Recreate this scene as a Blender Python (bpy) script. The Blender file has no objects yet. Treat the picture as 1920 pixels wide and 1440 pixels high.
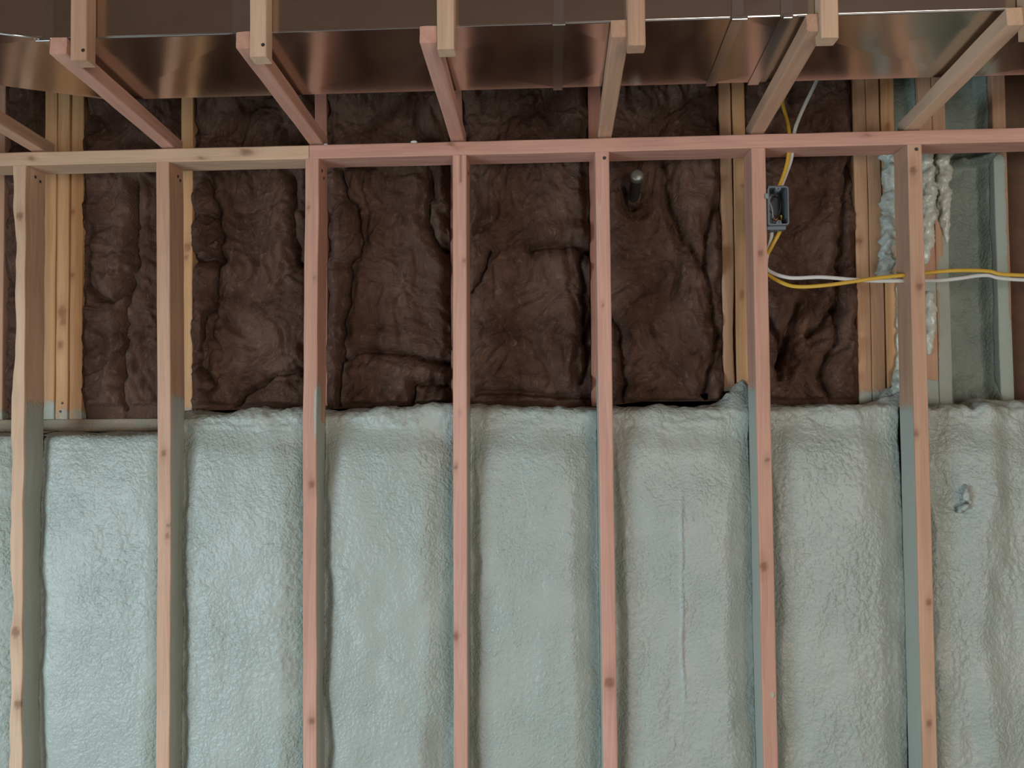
import bpy, math, random
import numpy as np
from mathutils import Matrix, Vector

# ------------------------------------------------------------------ camera, sky, daylight, exposure
scene = bpy.context.scene
col = scene.collection
EYE = 1.55
cam_d = bpy.data.cameras.new('camera')
cam = bpy.data.objects.new('camera', cam_d)
col.objects.link(cam)
_r = Vector((0.99884988, 0.04712147, -0.00885867))
_u = Vector((0.01040456, -0.0326631, 0.99941226))
_w = Vector((-0.04680442, 0.99835499, 0.03311582))
M4 = Matrix((( _r.x, _u.x, -_w.x, 0.0), (_r.y, _u.y, -_w.y, -2.1765), (_r.z, _u.z, -_w.z, EYE), (0, 0, 0, 1)))
cam.matrix_world = M4
cam_d.sensor_width = 36.0
cam_d.lens = 36.0 * 1520 / 1920
cam_d.clip_start = 0.02
scene.camera = cam

world = bpy.data.worlds.new('sky')
scene.world = world
world.use_nodes = True
bg = world.node_tree.nodes['Background']
bg.inputs[0].default_value = (0.62, 0.78, 1.0, 1)
bg.inputs[1].default_value = 1.0


def area(name, loc, target, sx, sy, power, colour):
    d = bpy.data.lights.new(name, 'AREA')
    d.shape = 'RECTANGLE'
    d.size, d.size_y = sx, sy
    d.energy = power
    d.color = colour
    o = bpy.data.objects.new(name, d)
    col.objects.link(o)
    o.location = loc
    o.rotation_euler = (Vector(target) - Vector(loc)).to_track_quat('-Z', 'Y').to_euler()
    return o


# daylight entering by the window in the left wall and by the wide door opening behind the camera
area('window_daylight', (-2.96, -2.7, 0.90), (-0.2, -1.4, -2.3), 1.7, 1.1, 180, (0.66, 0.865, 1.0))
area('doorway_daylight', (2.0, -5.50, 1.15), (-0.1, 0, 0.45), 2.2, 1.9, 140, (1.0, 0.94, 0.86))

vs = scene.view_settings
vs.view_transform = 'Standard'
vs.look = 'None'
vs.gamma = 1.0
vs.use_curve_mapping = False
vs.exposure = -0.3

# ------------------------------------------------------------------ helpers
rng = np.random.default_rng(7)
_perm = rng.permutation(1024)
_grad = rng.normal(size=(1024, 3))
_grad /= np.linalg.norm(_grad, axis=1)[:, None]


def noise3(x, y, z):
    x, y, z = np.broadcast_arrays(np.asarray(x, float), np.asarray(y, float), np.asarray(z, float))
    xi, yi, zi = np.floor(x).astype(int), np.floor(y).astype(int), np.floor(z).astype(int)
    fx, fy, fz = x - xi, y - yi, z - zi
    def fade(t): return t * t * t * (t * (t * 6 - 15) + 10)
    u, v, w = fade(fx), fade(fy), fade(fz)
    out = np.zeros_like(x)
    for dx in (0, 1):
        for dy in (0, 1):
            for dz in (0, 1):
                h = _perm[(_perm[(_perm[(xi + dx) & 1023] + yi + dy) & 1023] + zi + dz) & 1023]
                g = _grad[h]
                d = g[..., 0] * (fx - dx) + g[..., 1] * (fy - dy) + g[..., 2] * (fz - dz)
                out += d * (u if dx else 1 - u) * (v if dy else 1 - v) * (w if dz else 1 - w)
    return out * 1.6


def sstep(a, b, t):
    t = np.clip((t - a) / (b - a), 0, 1)
    return t * t * (3 - 2 * t)


def tag(o, label=None, cat=None, group=None, kind=None):
    if label: o['label'] = label
    if cat: o['category'] = cat
    if group: o['group'] = group
    if kind: o['kind'] = kind
    return o


def link(name, me, mat, parent=None):
    o = bpy.data.objects.new(name, me)
    col.objects.link(o)
    if mat: me.materials.append(mat)
    if parent: o.parent = parent
    return o


def mesh(name, v, f, smooth=True, attrs=None):
    me = bpy.data.meshes.new(name)
    me.from_pydata([tuple(p) for p in np.asarray(v, float)], [], [tuple(int(i) for i in q) for q in f])
    if attrs:
        for k, a in attrs.items():
            at = me.attributes.new(k, 'FLOAT', 'POINT')
            at.data.foreach_set('value', np.asarray(a, dtype=np.float32))
    if smooth:
        me.polygons.foreach_set('use_smooth', [True] * len(me.polygons))
    me.update()
    return me


def fix_normals(me):
    import bmesh
    bm = bmesh.new(); bm.from_mesh(me)
    bmesh.ops.recalc_face_normals(bm, faces=bm.faces)
    bm.to_mesh(me); bm.free()
    return me


def box_mesh(name, x0, x1, y0, y1, z0, z1, bev=0.0):
    import bmesh
    bm = bmesh.new()
    bmesh.ops.create_cube(bm, size=1)
    for q in bm.verts:
        q.co = Vector(((x0 + x1) / 2 + q.co.x * (x1 - x0), (y0 + y1) / 2 + q.co.y * (y1 - y0), (z0 + z1) / 2 + q.co.z * (z1 - z0)))
    if bev:
        bmesh.ops.bevel(bm, geom=list(bm.edges), offset=bev, segments=2, affect='EDGES', profile=0.5)
    me = bpy.data.meshes.new(name)
    bm.to_mesh(me); bm.free()
    return me


def tube_mesh(name, pts, ra, rb=None, nseg=10, step=0.012, flat=None, lump=None):
    """round or flat-oval tube along a smooth path; ra may be a list (radius per control point)."""
    P = np.asarray(pts, float)
    n = len(P)
    ext = np.vstack([2 * P[0] - P[1], P, 2 * P[-1] - P[-2]])
    rr = np.asarray(ra if hasattr(ra, '__len__') else [ra] * n, float)
    out, rad = [], []
    for i in range(n - 1):
        p0, p1, p2, p3 = ext[i:i + 4]
        m = max(2, int(np.linalg.norm(p2 - p1) / step))
        for k in range(m):
            t = k / m
            out.append(0.5 * ((2 * p1) + (p2 - p0) * t + (2 * p0 - 5 * p1 + 4 * p2 - p3) * t * t + (3 * p1 - p0 - 3 * p2 + p3) * t ** 3))
            rad.append(rr[i] * (1 - t) + rr[i + 1] * t)
    out.append(P[-1]); rad.append(rr[-1])
    out = np.array(out); rad = np.array(rad)
    tan = np.gradient(out, axis=0)
    tan /= np.linalg.norm(tan, axis=1)[:, None] + 1e-12
    ref = np.array(flat if flat is not None else (0.0, 1.0, 0.0))
    v = []
    for c, t, r in zip(out, tan, rad):
        a = np.cross(ref, t); a /= np.linalg.norm(a) + 1e-9
        b = np.cross(t, a)
        for s in range(nseg):
            q = 2 * math.pi * s / nseg
            v.append(c + a * math.cos(q) * r + b * math.sin(q) * (r if rb is None else r * rb))
    v = np.array(v)
    if lump is not None: v = lump(v, out, nseg)
    f = []
    m = len(out)
    for i in range(m - 1):
        for s in range(nseg):
            s2 = (s + 1) % nseg
            f.append((i * nseg + s, i * nseg + s2, (i + 1) * nseg + s2, (i + 1) * nseg + s))
    f.append(tuple(range(nseg))[::-1]); f.append(tuple((m - 1) * nseg + s for s in range(nseg)))
    return fix_normals(mesh(name, v, f))


# ------------------------------------------------------------------ materials
def new_mat(name):
    m = bpy.data.materials.new(name); m.use_nodes = True
    nt = m.node_tree
    return m, nt, nt.nodes, nt.links, nt.nodes['Principled BSDF']


def mth(N, L, op, a, b=None, clamp=False):
    n = N.new('ShaderNodeMath'); n.operation = op; n.use_clamp = clamp
    for i, s in enumerate((a, b)):
        if s is None: continue
        if isinstance(s, (int, float)): n.inputs[i].default_value = s
        else: L.new(s, n.inputs[i])
    return n.outputs[0]


def mixc(N, L, fac, a, b, mode='MIX'):
    n = N.new('ShaderNodeMix'); n.data_type = 'RGBA'; n.blend_type = mode
    if isinstance(fac, (int, float)): n.inputs[0].default_value = fac
    else: L.new(fac, n.inputs[0])
    for i, s in ((6, a), (7, b)):
        if isinstance(s, tuple): n.inputs[i].default_value = (*s, 1)
        else: L.new(s, n.inputs[i])
    return n.outputs[2]


def nz(N, L, vec, scale, detail=3, rough=0.5, dist=0.0):
    n = N.new('ShaderNodeTexNoise'); n.inputs['Scale'].default_value = scale
    n.inputs['Detail'].default_value = detail; n.inputs['Roughness'].default_value = rough
    n.inputs['Distortion'].default_value = dist
    L.new(vec, n.inputs['Vector'])
    return n.outputs['Fac']


def remap(N, L, v, a, b, c=0.0, d=1.0):
    n = N.new('ShaderNodeMapRange'); n.interpolation_type = 'SMOOTHSTEP'
    L.new(v, n.inputs[0])
    for i, q in zip((1, 2, 3, 4), (a, b, c, d)): n.inputs[i].default_value = q
    return n.outputs[0]


def bump(N, L, h, strength, dist, prev=None):
    n = N.new('ShaderNodeBump'); n.inputs['Strength'].default_value = strength; n.inputs['Distance'].default_value = dist
    L.new(h, n.inputs['Height'])
    if prev is not None: L.new(prev, n.inputs['Normal'])
    return n.outputs[0]


FOAM_A = (0.380, 0.396, 0.350)
FOAM_B = (0.334, 0.364, 0.322)


def wood_mat(name, light, dark, knot=(0.16, 0.060, 0.030), spray=(0.40, 0.425, 0.365)):
    m, nt, N, L, B = new_mat(name)
    tc = N.new('ShaderNodeTexCoord'); oi = N.new('ShaderNodeObjectInfo')
    off = N.new('ShaderNodeVectorMath'); off.operation = 'ADD'
    sc = N.new('ShaderNodeVectorMath'); sc.operation = 'SCALE'
    cmb = N.new('ShaderNodeCombineXYZ')
    for i in range(3): L.new(oi.outputs['Random'], cmb.inputs[i])
    L.new(cmb.outputs[0], sc.inputs[0]); sc.inputs['Scale'].default_value = 37.0
    L.new(tc.outputs['Object'], off.inputs[0]); L.new(sc.outputs[0], off.inputs[1])
    def stretch(v):
        mp = N.new('ShaderNodeMapping'); mp.inputs['Scale'].default_value = v
        L.new(off.outputs[0], mp.inputs[0]); return mp.outputs[0]
    broad = nz(N, L, stretch((34, 34, 1.3)), 1.0, 2, 0.5, 0.6)
    rings = N.new('ShaderNodeMath'); rings.operation = 'FRACT'
    L.new(mth(N, L, 'MULTIPLY', broad, 9.0), rings.inputs[0])
    rg = mth(N, L, 'MULTIPLY', mth(N, L, 'ABSOLUTE', mth(N, L, 'SUBTRACT', rings.outputs[0], 0.5)), 2.0)
    fine = nz(N, L, stretch((420, 420, 7)), 1.0, 3, 0.6)
    blot = nz(N, L, stretch((7, 7, 3.0)), 1.0, 2, 0.5)
    c = mixc(N, L, remap(N, L, broad, 0.3, 0.7), light, dark)
    c = mixc(N, L, mth(N, L, 'MULTIPLY', rg, 0.22), c, tuple(q * 0.62 for q in dark))
    c = mixc(N, L, remap(N, L, fine, 0.48, 0.72, 0, 0.28), c, tuple(q * 0.6 for q in dark))
    c = mixc(N, L, remap(N, L, blot, 0.45, 0.75, 0, 0.3), c, tuple(min(1, q * 1.25) for q in light))
    ak = N.new('ShaderNodeAttribute'); ak.attribute_name = 'knot'
    c = mixc(N, L, mth(N, L, 'MULTIPLY', ak.outputs['Fac'], 0.72), c, knot)
    af = N.new('ShaderNodeAttribute'); af.attribute_name = 'foam'
    n1 = nz(N, L, tc.outputs['Object'], 26.0, 4, 0.6)
    n2 = nz(N, L, tc.outputs['Object'], 150.0, 2, 0.6)
    fz = mth(N, L, 'ADD', af.outputs['Fac'], mth(N, L, 'MULTIPLY', mth(N, L, 'SUBTRACT', n1, 0.5), 0.9))
    fz = mth(N, L, 'ADD', fz, mth(N, L, 'MULTIPLY', mth(N, L, 'SUBTRACT', n2, 0.5), 0.5))
    fm = remap(N, L, fz, 0.36, 0.72)
    fm = mth(N, L, 'MULTIPLY', fm, remap(N, L, af.outputs['Fac'], 0.02, 0.12))
    c = mixc(N, L, mth(N, L, 'MULTIPLY', fm, 0.93), c, spray)
    L.new(c, B.inputs['Base Color'])
    B.inputs['Roughness'].default_value = 0.68
    B.inputs['Specular IOR Level'].default_value = 0.25
    nb = bump(N, L, mth(N, L, 'ADD', fine, mth(N, L, 'MULTIPLY', rg, 0.3)), 0.25, 0.0012)
    nb = bump(N, L, mth(N, L, 'MULTIPLY', fm, mth(N, L, 'ADD', n2, 0.6)), 0.7, 0.002, nb)
    L.new(nb, B.inputs['Normal'])
    return m


W_PINK = wood_mat('fir_pink', (0.60, 0.335, 0.245), (0.52, 0.265, 0.185))
W_ROSE = wood_mat('fir_rose', (0.64, 0.355, 0.270), (0.55, 0.280, 0.205))
W_CREAM = wood_mat('fir_cream', (0.66, 0.445, 0.300), (0.58, 0.365, 0.235))
W_TAN = wood_mat('fir_tan', (0.58, 0.350, 0.235), (0.50, 0.285, 0.180))
W_HONEY = wood_mat('spruce_honey', (0.60, 0.350, 0.205), (0.52, 0.275, 0.145))
W_AMBER = wood_mat('spruce_amber', (0.62, 0.355, 0.180), (0.53, 0.275, 0.120), knot=(0.22, 0.08, 0.03))
W_RED = wood_mat('fir_red', (0.50, 0.230, 0.160), (0.40, 0.165, 0.110))
W_GREEN = wood_mat('post_sprayed', (0.55, 0.33, 0.21), (0.48, 0.27, 0.16), spray=(0.35, 0.40, 0.34))


def foam_mat(name, a, b, rough=0.40, coarse=1.0):
    m, nt, N, L, B = new_mat(name)
    tc = N.new('ShaderNodeTexCoord')
    ob = tc.outputs['Object']
    n0 = nz(N, L, ob, 5.0, 3, 0.6)
    n1 = nz(N, L, ob, 60.0, 2, 0.5, 0.5)
    n2 = nz(N, L, ob, 330.0, 3, 0.6)
    wob = N.new('ShaderNodeTexNoise'); wob.inputs['Scale'].default_value = 40.0; L.new(ob, wob.inputs['Vector'])
    sc = N.new('ShaderNodeVectorMath'); sc.operation = 'SCALE'; sc.inputs['Scale'].default_value = 0.02
    L.new(wob.outputs['Color'], sc.inputs[0])
    ad = N.new('ShaderNodeVectorMath'); ad.operation = 'ADD'; L.new(ob, ad.inputs[0]); L.new(sc.outputs[0], ad.inputs[1])
    vo = N.new('ShaderNodeTexVoronoi'); vo.feature = 'SMOOTH_F1'; vo.inputs['Scale'].default_value = 135.0
    vo.inputs['Smoothness'].default_value = 0.6
    L.new(ad.outputs[0], vo.inputs['Vector'])
    peb = mth(N, L, 'SUBTRACT', 1.0, vo.outputs['Distance'])
    patch = remap(N, L, n0, 0.30, 0.62, 0.35, 1.0)
    c = mixc(N, L, remap(N, L, n0, 0.3, 0.7), a, b)
    c = mixc(N, L, remap(N, L, n2, 0.45, 0.8, 0, 0.3), c, tuple(min(1, q * 1.2) for q in a))
    L.new(c, B.inputs['Base Color'])
    B.inputs['Roughness'].default_value = rough
    B.inputs['Specular IOR Level'].default_value = 0.45
    nb = bump(N, L, n1, 0.35 * coarse, 0.004)
    nb = bump(N, L, mth(N, L, 'MULTIPLY', peb, patch), 0.6 * coarse, 0.0042, nb)
    nb = bump(N, L, n2, 0.35 * coarse, 0.0012, nb)
    L.new(nb, B.inputs['Normal'])
    return m


FOAM = foam_mat('spray_foam', FOAM_A, FOAM_B)
FOAM_GLOSS = foam_mat('spray_foam_drip', (0.56, 0.57, 0.49), (0.47, 0.50, 0.42), rough=0.26, coarse=0.5)
FOAM_SHADED = foam_mat('spray_foam_shaded', (0.225, 0.255, 0.212), (0.17, 0.205, 0.17), rough=0.6)  # foam colour darkened to paint in the shade between the rear posts


def batt_mat():
    m, nt, N, L, B = new_mat('fiberglass_brown')
    tc = N.new('ShaderNodeTexCoord')
    o = tc.outputs['Object']
    warp = N.new('ShaderNodeTexNoise'); warp.inputs['Scale'].default_value = 7.0; warp.inputs['Detail'].default_value = 2
    L.new(o, warp.inputs['Vector'])
    sc = N.new('ShaderNodeVectorMath'); sc.operation = 'SCALE'; sc.inputs['Scale'].default_value = 0.22
    L.new(warp.outputs['Color'], sc.inputs[0])
    ad = N.new('ShaderNodeVectorMath'); ad.operation = 'ADD'
    L.new(o, ad.inputs[0]); L.new(sc.outputs[0], ad.inputs[1])
    mp = N.new('ShaderNodeMapping'); mp.inputs['Scale'].default_value = (1.0, 1.0, 0.28); L.new(ad.outputs[0], mp.inputs[0])
    mp2 = N.new('ShaderNodeMapping'); mp2.inputs['Scale'].default_value = (0.3, 1.0, 1.0); L.new(ad.outputs[0], mp2.inputs[0])
    f1 = nz(N, L, mp.outputs[0], 70, 5, 0.65)
    f2 = nz(N, L, mp2.outputs[0], 80, 5, 0.65)
    big = nz(N, L, o, 6.0, 3, 0.55)
    fib = mth(N, L, 'MAXIMUM', f1, f2)
    c = mixc(N, L, remap(N, L, big, 0.32, 0.68), (0.080, 0.042, 0.029), (0.145, 0.083, 0.060))
    c = mixc(N, L, remap(N, L, fib, 0.55, 0.78, 0, 0.6), c, (0.27, 0.172, 0.132))
    L.new(c, B.inputs['Base Color'])
    B.inputs['Roughness'].default_value = 1.0
    B.inputs['Specular IOR Level'].default_value = 0.05
    nb = bump(N, L, fib, 1.0, 0.012)
    L.new(nb, B.inputs['Normal'])
    return m


BATT = batt_mat()


def plain(name, rgb, rough=0.5, metal=0.0, var=0.12, scale=20.0, bmp=0.0):
    m, nt, N, L, B = new_mat(name)
    tc = N.new('ShaderNodeTexCoord')
    n = nz(N, L, tc.outputs['Object'], scale, 4, 0.6)
    c = mixc(N, L, n, tuple(q * (1 - var) for q in rgb), tuple(min(1, q * (1 + var)) for q in rgb))
    L.new(c, B.inputs['Base Color'])
    B.inputs['Roughness'].default_value = rough
    B.inputs['Metallic'].default_value = metal
    if bmp: L.new(bump(N, L, n, bmp, 0.003), B.inputs['Normal'])
    return m


GALV = plain('galvanised_sheet', (0.60, 0.54, 0.48), 0.17, 1.0, 0.10, 9.0, 0.02)
GALV_EDGE = plain('galvanised_cleat', (0.62, 0.62, 0.62), 0.22, 1.0, 0.08, 30.0, 0.05)
GALV_NO_GLINT = plain('galvanised_fold_no_glint', (0.34, 0.32, 0.30), 0.45, 1.0, 0.08, 30.0, 0.05)  # same metal painted darker for seam lengths that catch no highlight
GREY_PVC = plain('grey_box_plastic', (0.13, 0.145, 0.155), 0.5, 0, 0.08)
STEEL = plain('nail_steel', (0.06, 0.05, 0.045), 0.5, 0.6)
YELLOW = plain('yellow_sheath', (0.56, 0.33, 0.03), 0.42, 0, 0.08)
WHITE = plain('white_sheath', (0.55, 0.53, 0.49), 0.42, 0, 0.06)
COPPER = plain('copper', (0.75, 0.30, 0.16), 0.35, 1.0)
BLACK_INS = plain('black_insulation', (0.02, 0.02, 0.02), 0.45)
PIPE_M = plain('dull_pipe', (0.23, 0.25, 0.23), 0.42, 0.7)
CONC = plain('concrete', (0.46, 0.46, 0.45), 0.9, 0, 0.2, 6.0, 0.2)
OSB = plain('osb_brown', (0.17, 0.09, 0.055), 0.85, 0, 0.35, 30.0, 0.2)
WALLM = plain('bare_wall', (0.36, 0.25, 0.18), 0.9, 0, 0.2, 5.0, 0.1)

# ------------------------------------------------------------------ room shell
def struct(name, me, mat, parent=None):
    o = link(name, me, mat, parent)
    if parent is None: o['kind'] = 'structure'
    return o


struct('floor', box_mesh('floor', -3.0, 3.4, -5.6, 0.5, -0.1, 0.0), CONC)
struct('ceiling', box_mesh('ceiling', -3.0, 3.4, -5.6, 0.5, 2.80, 2.90), OSB)
struct('wall_foundation', box_mesh('foundation', -3.0, 3.4, 0.20, 0.48, 0.0, 1.499), CONC)
struct('wall_sheathing', box_mesh('sheathing', -3.0, 3.4, 0.285, 0.30, 1.499, 2.80), OSB)


def wall_with_opening(name, axis, at, a0, a1, o0, o1, z0, z1, th=0.12):
    """a wall of one mesh with one rectangular opening"""
    v, f = [], []
    def addb(u0, u1, w0, w1):
        b = len(v)
        for u in (u0, u1):
            for t in (at, at + th):
                for w in (w0, w1):
                    v.append((t, u, w) if axis == 'x' else (u, t, w))
        for q in ((0, 1, 3, 2), (4, 6, 7, 5), (0, 4, 5, 1), (2, 3, 7, 6), (0, 2, 6, 4), (1, 5, 7, 3)):
            f.append(tuple(b + i for i in q))
    H = 2.8
    addb(a0, o0, 0, H); addb(o1, a1, 0, H); addb(o0, o1, z1, H)
    if z0 > 0: addb(o0, o1, 0, z0)
    return struct(name, fix_normals(mesh(name, v, f, smooth=False)), WALLM)


wall_with_opening('wall_left', 'x', -3.12, -5.6, 0.5, -3.6, -1.8, 0.3, 1.6)
wall_with_opening('wall_behind', 'y', -5.72, -3.0, 3.4, 1.0, 3.35, 0.0, 2.1)
struct('wall_right', box_mesh('wall_right', 3.4, 3.5, -5.6, 0.5, 0, 2.8), WALLM)

# ------------------------------------------------------------------ lumber
def lumber(name, p0, d, wdir, L, w, h, mat, step=0.02, bev=0.003, deform=None, masks=None, parent=None, seed=0, rough=0.0006):
    """sawn stick: local z runs along the length, x across the width, y through the depth"""
    sp = 0.0065
    ring = []
    hw, hh = w / 2, h / 2
    def seg(x0, y0, x1, y1):
        n = max(1, int(round(math.hypot(x1 - x0, y1 - y0) / sp)))
        for k in range(n): ring.append((x0 + (x1 - x0) * k / n, y0 + (y1 - y0) * k / n))
    seg(-hw + bev, -hh, hw - bev, -hh); ring.append((hw - bev, -hh)); ring.append((hw - bev * .3, -hh + bev * .3))
    seg(hw, -hh + bev, hw, hh - bev); ring.append((hw, hh - bev)); ring.append((hw - bev * .3, hh - bev * .3))
    seg(hw - bev, hh, -hw + bev, hh); ring.append((-hw + bev, hh)); ring.append((-hw + bev * .3, hh - bev * .3))
    seg(-hw, hh - bev, -hw, -hh + bev); ring.append((-hw, -hh + bev)); ring.append((-hw + bev * .3, -hh + bev * .3))
    ring = np.array(ring)
    n = len(ring)
    m = max(2, int(L / step)) + 1
    zz = np.linspace(0, L, m)
    X = np.tile(ring[:, 0], m); Y = np.tile(ring[:, 1], m); Z = np.repeat(zz, n)
    X0, Y0 = X.copy(), Y.copy()
    nx = noise3(X * 60, Y * 60 + seed * 3.1, Z * 9) * rough
    X = X + nx * np.sign(X0) * 1.0; Y = Y + nx * np.sign(Y0)
    if deform: X, Y, Z = deform(X, Y, Z)
    attrs = masks(X0, Y0, Z) if masks else None
    V = np.stack([X, Y, Z], 1)
    F = []
    for i in range(m - 1):
        a = i * n
        for s in range(n):
            t = (s + 1) % n
            F.append((a + s, a + t, a + n + t, a + n + s))
    F.append(tuple(range(n))[::-1]); F.append(tuple((m - 1) * n + s for s in range(n)))
    me = mesh(name, V, F, smooth=False, attrs=attrs)
    dz = Vector(d).normalized(); dx = Vector(wdir).normalized(); dy = dz.cross(dx)
    o = link(name, me, mat, parent)
    p = Vector(p0)
    o.matrix_world = Matrix(((dx.x, dy.x, dz.x, p.x), (dx.y, dy.y, dz.y, p.y), (dx.z, dy.z, dz.z, p.z), (0, 0, 0, 1)))
    return o


def knot_mask(X, Y, Z, knots, face):
    """knots: (cross position, height, radius) on the front face (local -y) or 'side' faces"""
    k = np.zeros_like(X)
    for (c, z, r) in knots:
        q = np.sqrt(((X - c) / r) ** 2 + ((Z - z) / (r * 1.15)) ** 2)
        k = np.maximum(k, np.where(Y < 0.0, 1 - sstep(0.55, 1.1, q), 0))
        # the grain darkens a little above and below a knot
        q2 = np.sqrt(((X - c) / (r * 1.6)) ** 2 + ((Z - z) / (r * 4.5)) ** 2)
        k = np.maximum(k, np.where(Y < 0.0, 0.28 * (1 - sstep(0.3, 1.0, q2)), 0))
    return k


PLATE_B, PLATE_T = 2.2472, 2.2852
BP = 0.038


def nail(parent, loc, nrm, r=0.0042):
    v, f = [], []
    n = Vector(nrm).normalized(); a = n.orthogonal().normalized(); b = n.cross(a)
    for k in range(10):
        q = 2 * math.pi * k / 10
        v.append(Vector(loc) + (a * math.cos(q) + b * math.sin(q)) * r)
    for k in range(10):
        q = 2 * math.pi * k / 10
        v.append(Vector(loc) + (a * math.cos(q) + b * math.sin(q)) * r * 0.85 + n * 0.0012)
    for k in range(10): f.append((k, (k + 1) % 10, 10 + (k + 1) % 10, 10 + k))
    f.append(tuple(range(10, 20)))
    o = link('nail_head', mesh('nail_head', v, f, smooth=False), STEEL)
    o.parent = parent
    o.matrix_parent_inverse = parent.matrix_world.inverted()
    return o


# front studs: X at the top, at mid height and low down (each stick is a little bowed)
STUDS = [
    # x487  x900   x1300   mat     knots(cross, z, r)                       side spray tops (left, right), label
    (-1.4733, -1.4717, -1.4695, W_CREAM, [(0.004, 2.105, .012), (0.000, 0.956, .016), (0.010, 0.761, .014)], (1.50, 1.585),
     'pale front stud with a chipped wavy edge, first from the left'),
    (-1.0626, -1.0575, -1.0560, W_TAN, [(0.000, 1.441, .009), (0.012, 1.246, .008), (0.010, 1.217, .008)], (1.52, 1.60),
     'front stud second from the left, sprayed greenish below its middle'),
    (-0.6495, -0.6535, -0.6540, W_PINK, [(0.006, 1.357, .011), (0.006, 0.723, .012), (-0.010, 2.111, .006), (0.012, 1.916, .005)], (1.45, 1.66),
     'front stud below the joint of the top plate, green wedge of overspray on its side'),
    (-0.2410, -0.2438, -0.2463, W_ROSE, [(-0.012, 0.950, .011), (-0.012, 1.401, .007), (0.013, 1.956, .006), (0.000, 1.547, .005)], (1.40, 1.56),
     'front stud with a split at its top end, middle of the seven'),
    (0.1474, 0.1481, 0.1488, W_ROSE, [(0.000, 0.830, .017), (-0.005, 1.834, .005)], (1.66, 1.40),
     'reddish front stud just left of the bay with the pipe stub'),
    (0.5641, 0.5648, 0.5654, W_PINK, [(0.006, 1.414, .008), (-0.008, 1.135, .013), (0.000, 1.964, .008)], (1.62, 1.50),
     'front stud that carries the grey electrical box'),
    (0.9728, 0.9726, 0.9725, W_TAN, [(0.003, 1.869, .010), (0.006, 1.041, .009), (0.000, 0.733, .010), (-0.014, 1.482, .007), (-0.006, 2.177, .012)], (1.56, 1.45),
     'front stud in front of the foam coated posts, last on the right'),
]
EXTRA = [(-1.880, -1.880, -1.880, W_PINK, [], (1.5, 1.5), 'front stud just past the left edge of the picture'),
         (1.3790, 1.3790, 1.3790, W_PINK, [], (1.5, 1.5), 'front stud just past the right edge of the picture')]
SX = []
stud_objs = []
for i, (xa, xb, xc, mat, knots, spr, lab) in enumerate(STUDS + EXTRA):
    top, L = PLATE_B, PLATE_B - BP
    cx = xb

    def deform(X, Y, Z, i=i, xa=xa, xb=xb, xc=xc, cx=cx):
        z = Z + BP
        # quadratic bow through the three measured heights
        zs = np.array([1.95, 1.36, 0.79]); xs = np.array([xa, xb, xc])
        co = np.polyfit(zs, xs, 2)
        off = np.clip(np.polyval(co, np.clip(z, 0.6, 2.25)) - cx, -0.012, 0.012)
        X = X + off
        if i == 0:      # bark edge: the left front corner is missing in places
            n = noise3(z * 5.0, 1.3, 7.7) * 0.010 + noise3(z * 17.0, 4.3, 2.2) * 0.004
            cut = np.clip(0.004 + n + 0.012 * np.exp(-((z - 2.02) / 0.10) ** 2) + 0.004 * np.exp(-((z - 1.0) / .08) ** 2), 0, 0.02)
            mk = (X - off < -0.006) & (Y < 0.02)
            X = np.where(mk, X + cut * sstep(-0.004, -0.019, X - off) * sstep(0.02, -0.03, Y), X)
            X = X + noise3(z * 7, 0.5, 9.1) * 0.0035
        elif i in (1, 2): X = X + noise3(z * 6, i * 3.3, 9.1) * 0.0018
        return X, Y, Z

    def masks(X, Y, Z, knots=knots, spr=spr, i=i):
        z = Z + BP
        k = knot_mask(X, Y, z, knots, 'front')
        if i == 3:      # the split running down from the top
            k = np.maximum(k, np.where((np.abs(X - 0.002 - 0.01 * (2.2472 - z)) < 0.0035) & (Y < 0) & (z > 2.17), 0.9, 0))
        left = sstep(-0.0168, -0.0185, X) * sstep(-0.043, -0.036, Y)
        right = sstep(0.0168, 0.0185, X) * sstep(-0.043, -0.036, Y)
        fl = left * (1 - sstep(spr[0] - 0.06, spr[0] + 0.04, z))
        fr = right * (1 - sstep(spr[1] - 0.05, spr[1] + 0.05, z))
        if i == 2:      # pointed wedge climbing the right side
            fr = right * np.where(z > 1.52, (1 - sstep(0.0, 0.045, np.abs(Y + 0.024 - 0.08 * (1.70 - z) * .5))) * (1 - sstep(1.58, 1.70, z)), 1)
            fr = np.maximum(fr, sstep(0.006, 0.016, X) * (Y < -0.04) * 0.95 * (1 - sstep(1.58, 1.68, z)) * sstep(1.44, 1.52, z))
        f = np.maximum(fl, fr)
        if i == 1: f = np.maximum(f, 0.30 * (1 - sstep(1.45, 1.62, z)) * (Y < -0.04))
        if i == 5: f = np.maximum(f, np.where(Y < -0.04, 0.95 * np.exp(-(((X - 0.008) / .008) ** 2 + ((z - 0.80) / .012) ** 2)), 0))
        return {'knot': k, 'foam': f}

    o = lumber('wall_stud', (cx, 0.0445, BP), (0, 0, 1), (1, 0, 0), L, 0.038, 0.089, mat, step=0.008, deform=deform, masks=masks, seed=i)
    tag(o, lab, 'stud', 'front studs under the top plate')
    stud_objs.append(o)
bpy.context.view_layer.update()


def sxat(i, z):
    xa, xb, xc = (STUDS + EXTRA)[i][:3]
    co = np.polyfit(np.array([1.95, 1.36, 0.79]), np.array([xa, xb, xc]), 2)
    return xb + np.clip(np.polyval(co, np.clip(z, 0.6, 2.25)) - xb, -0.012, 0.012)


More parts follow.
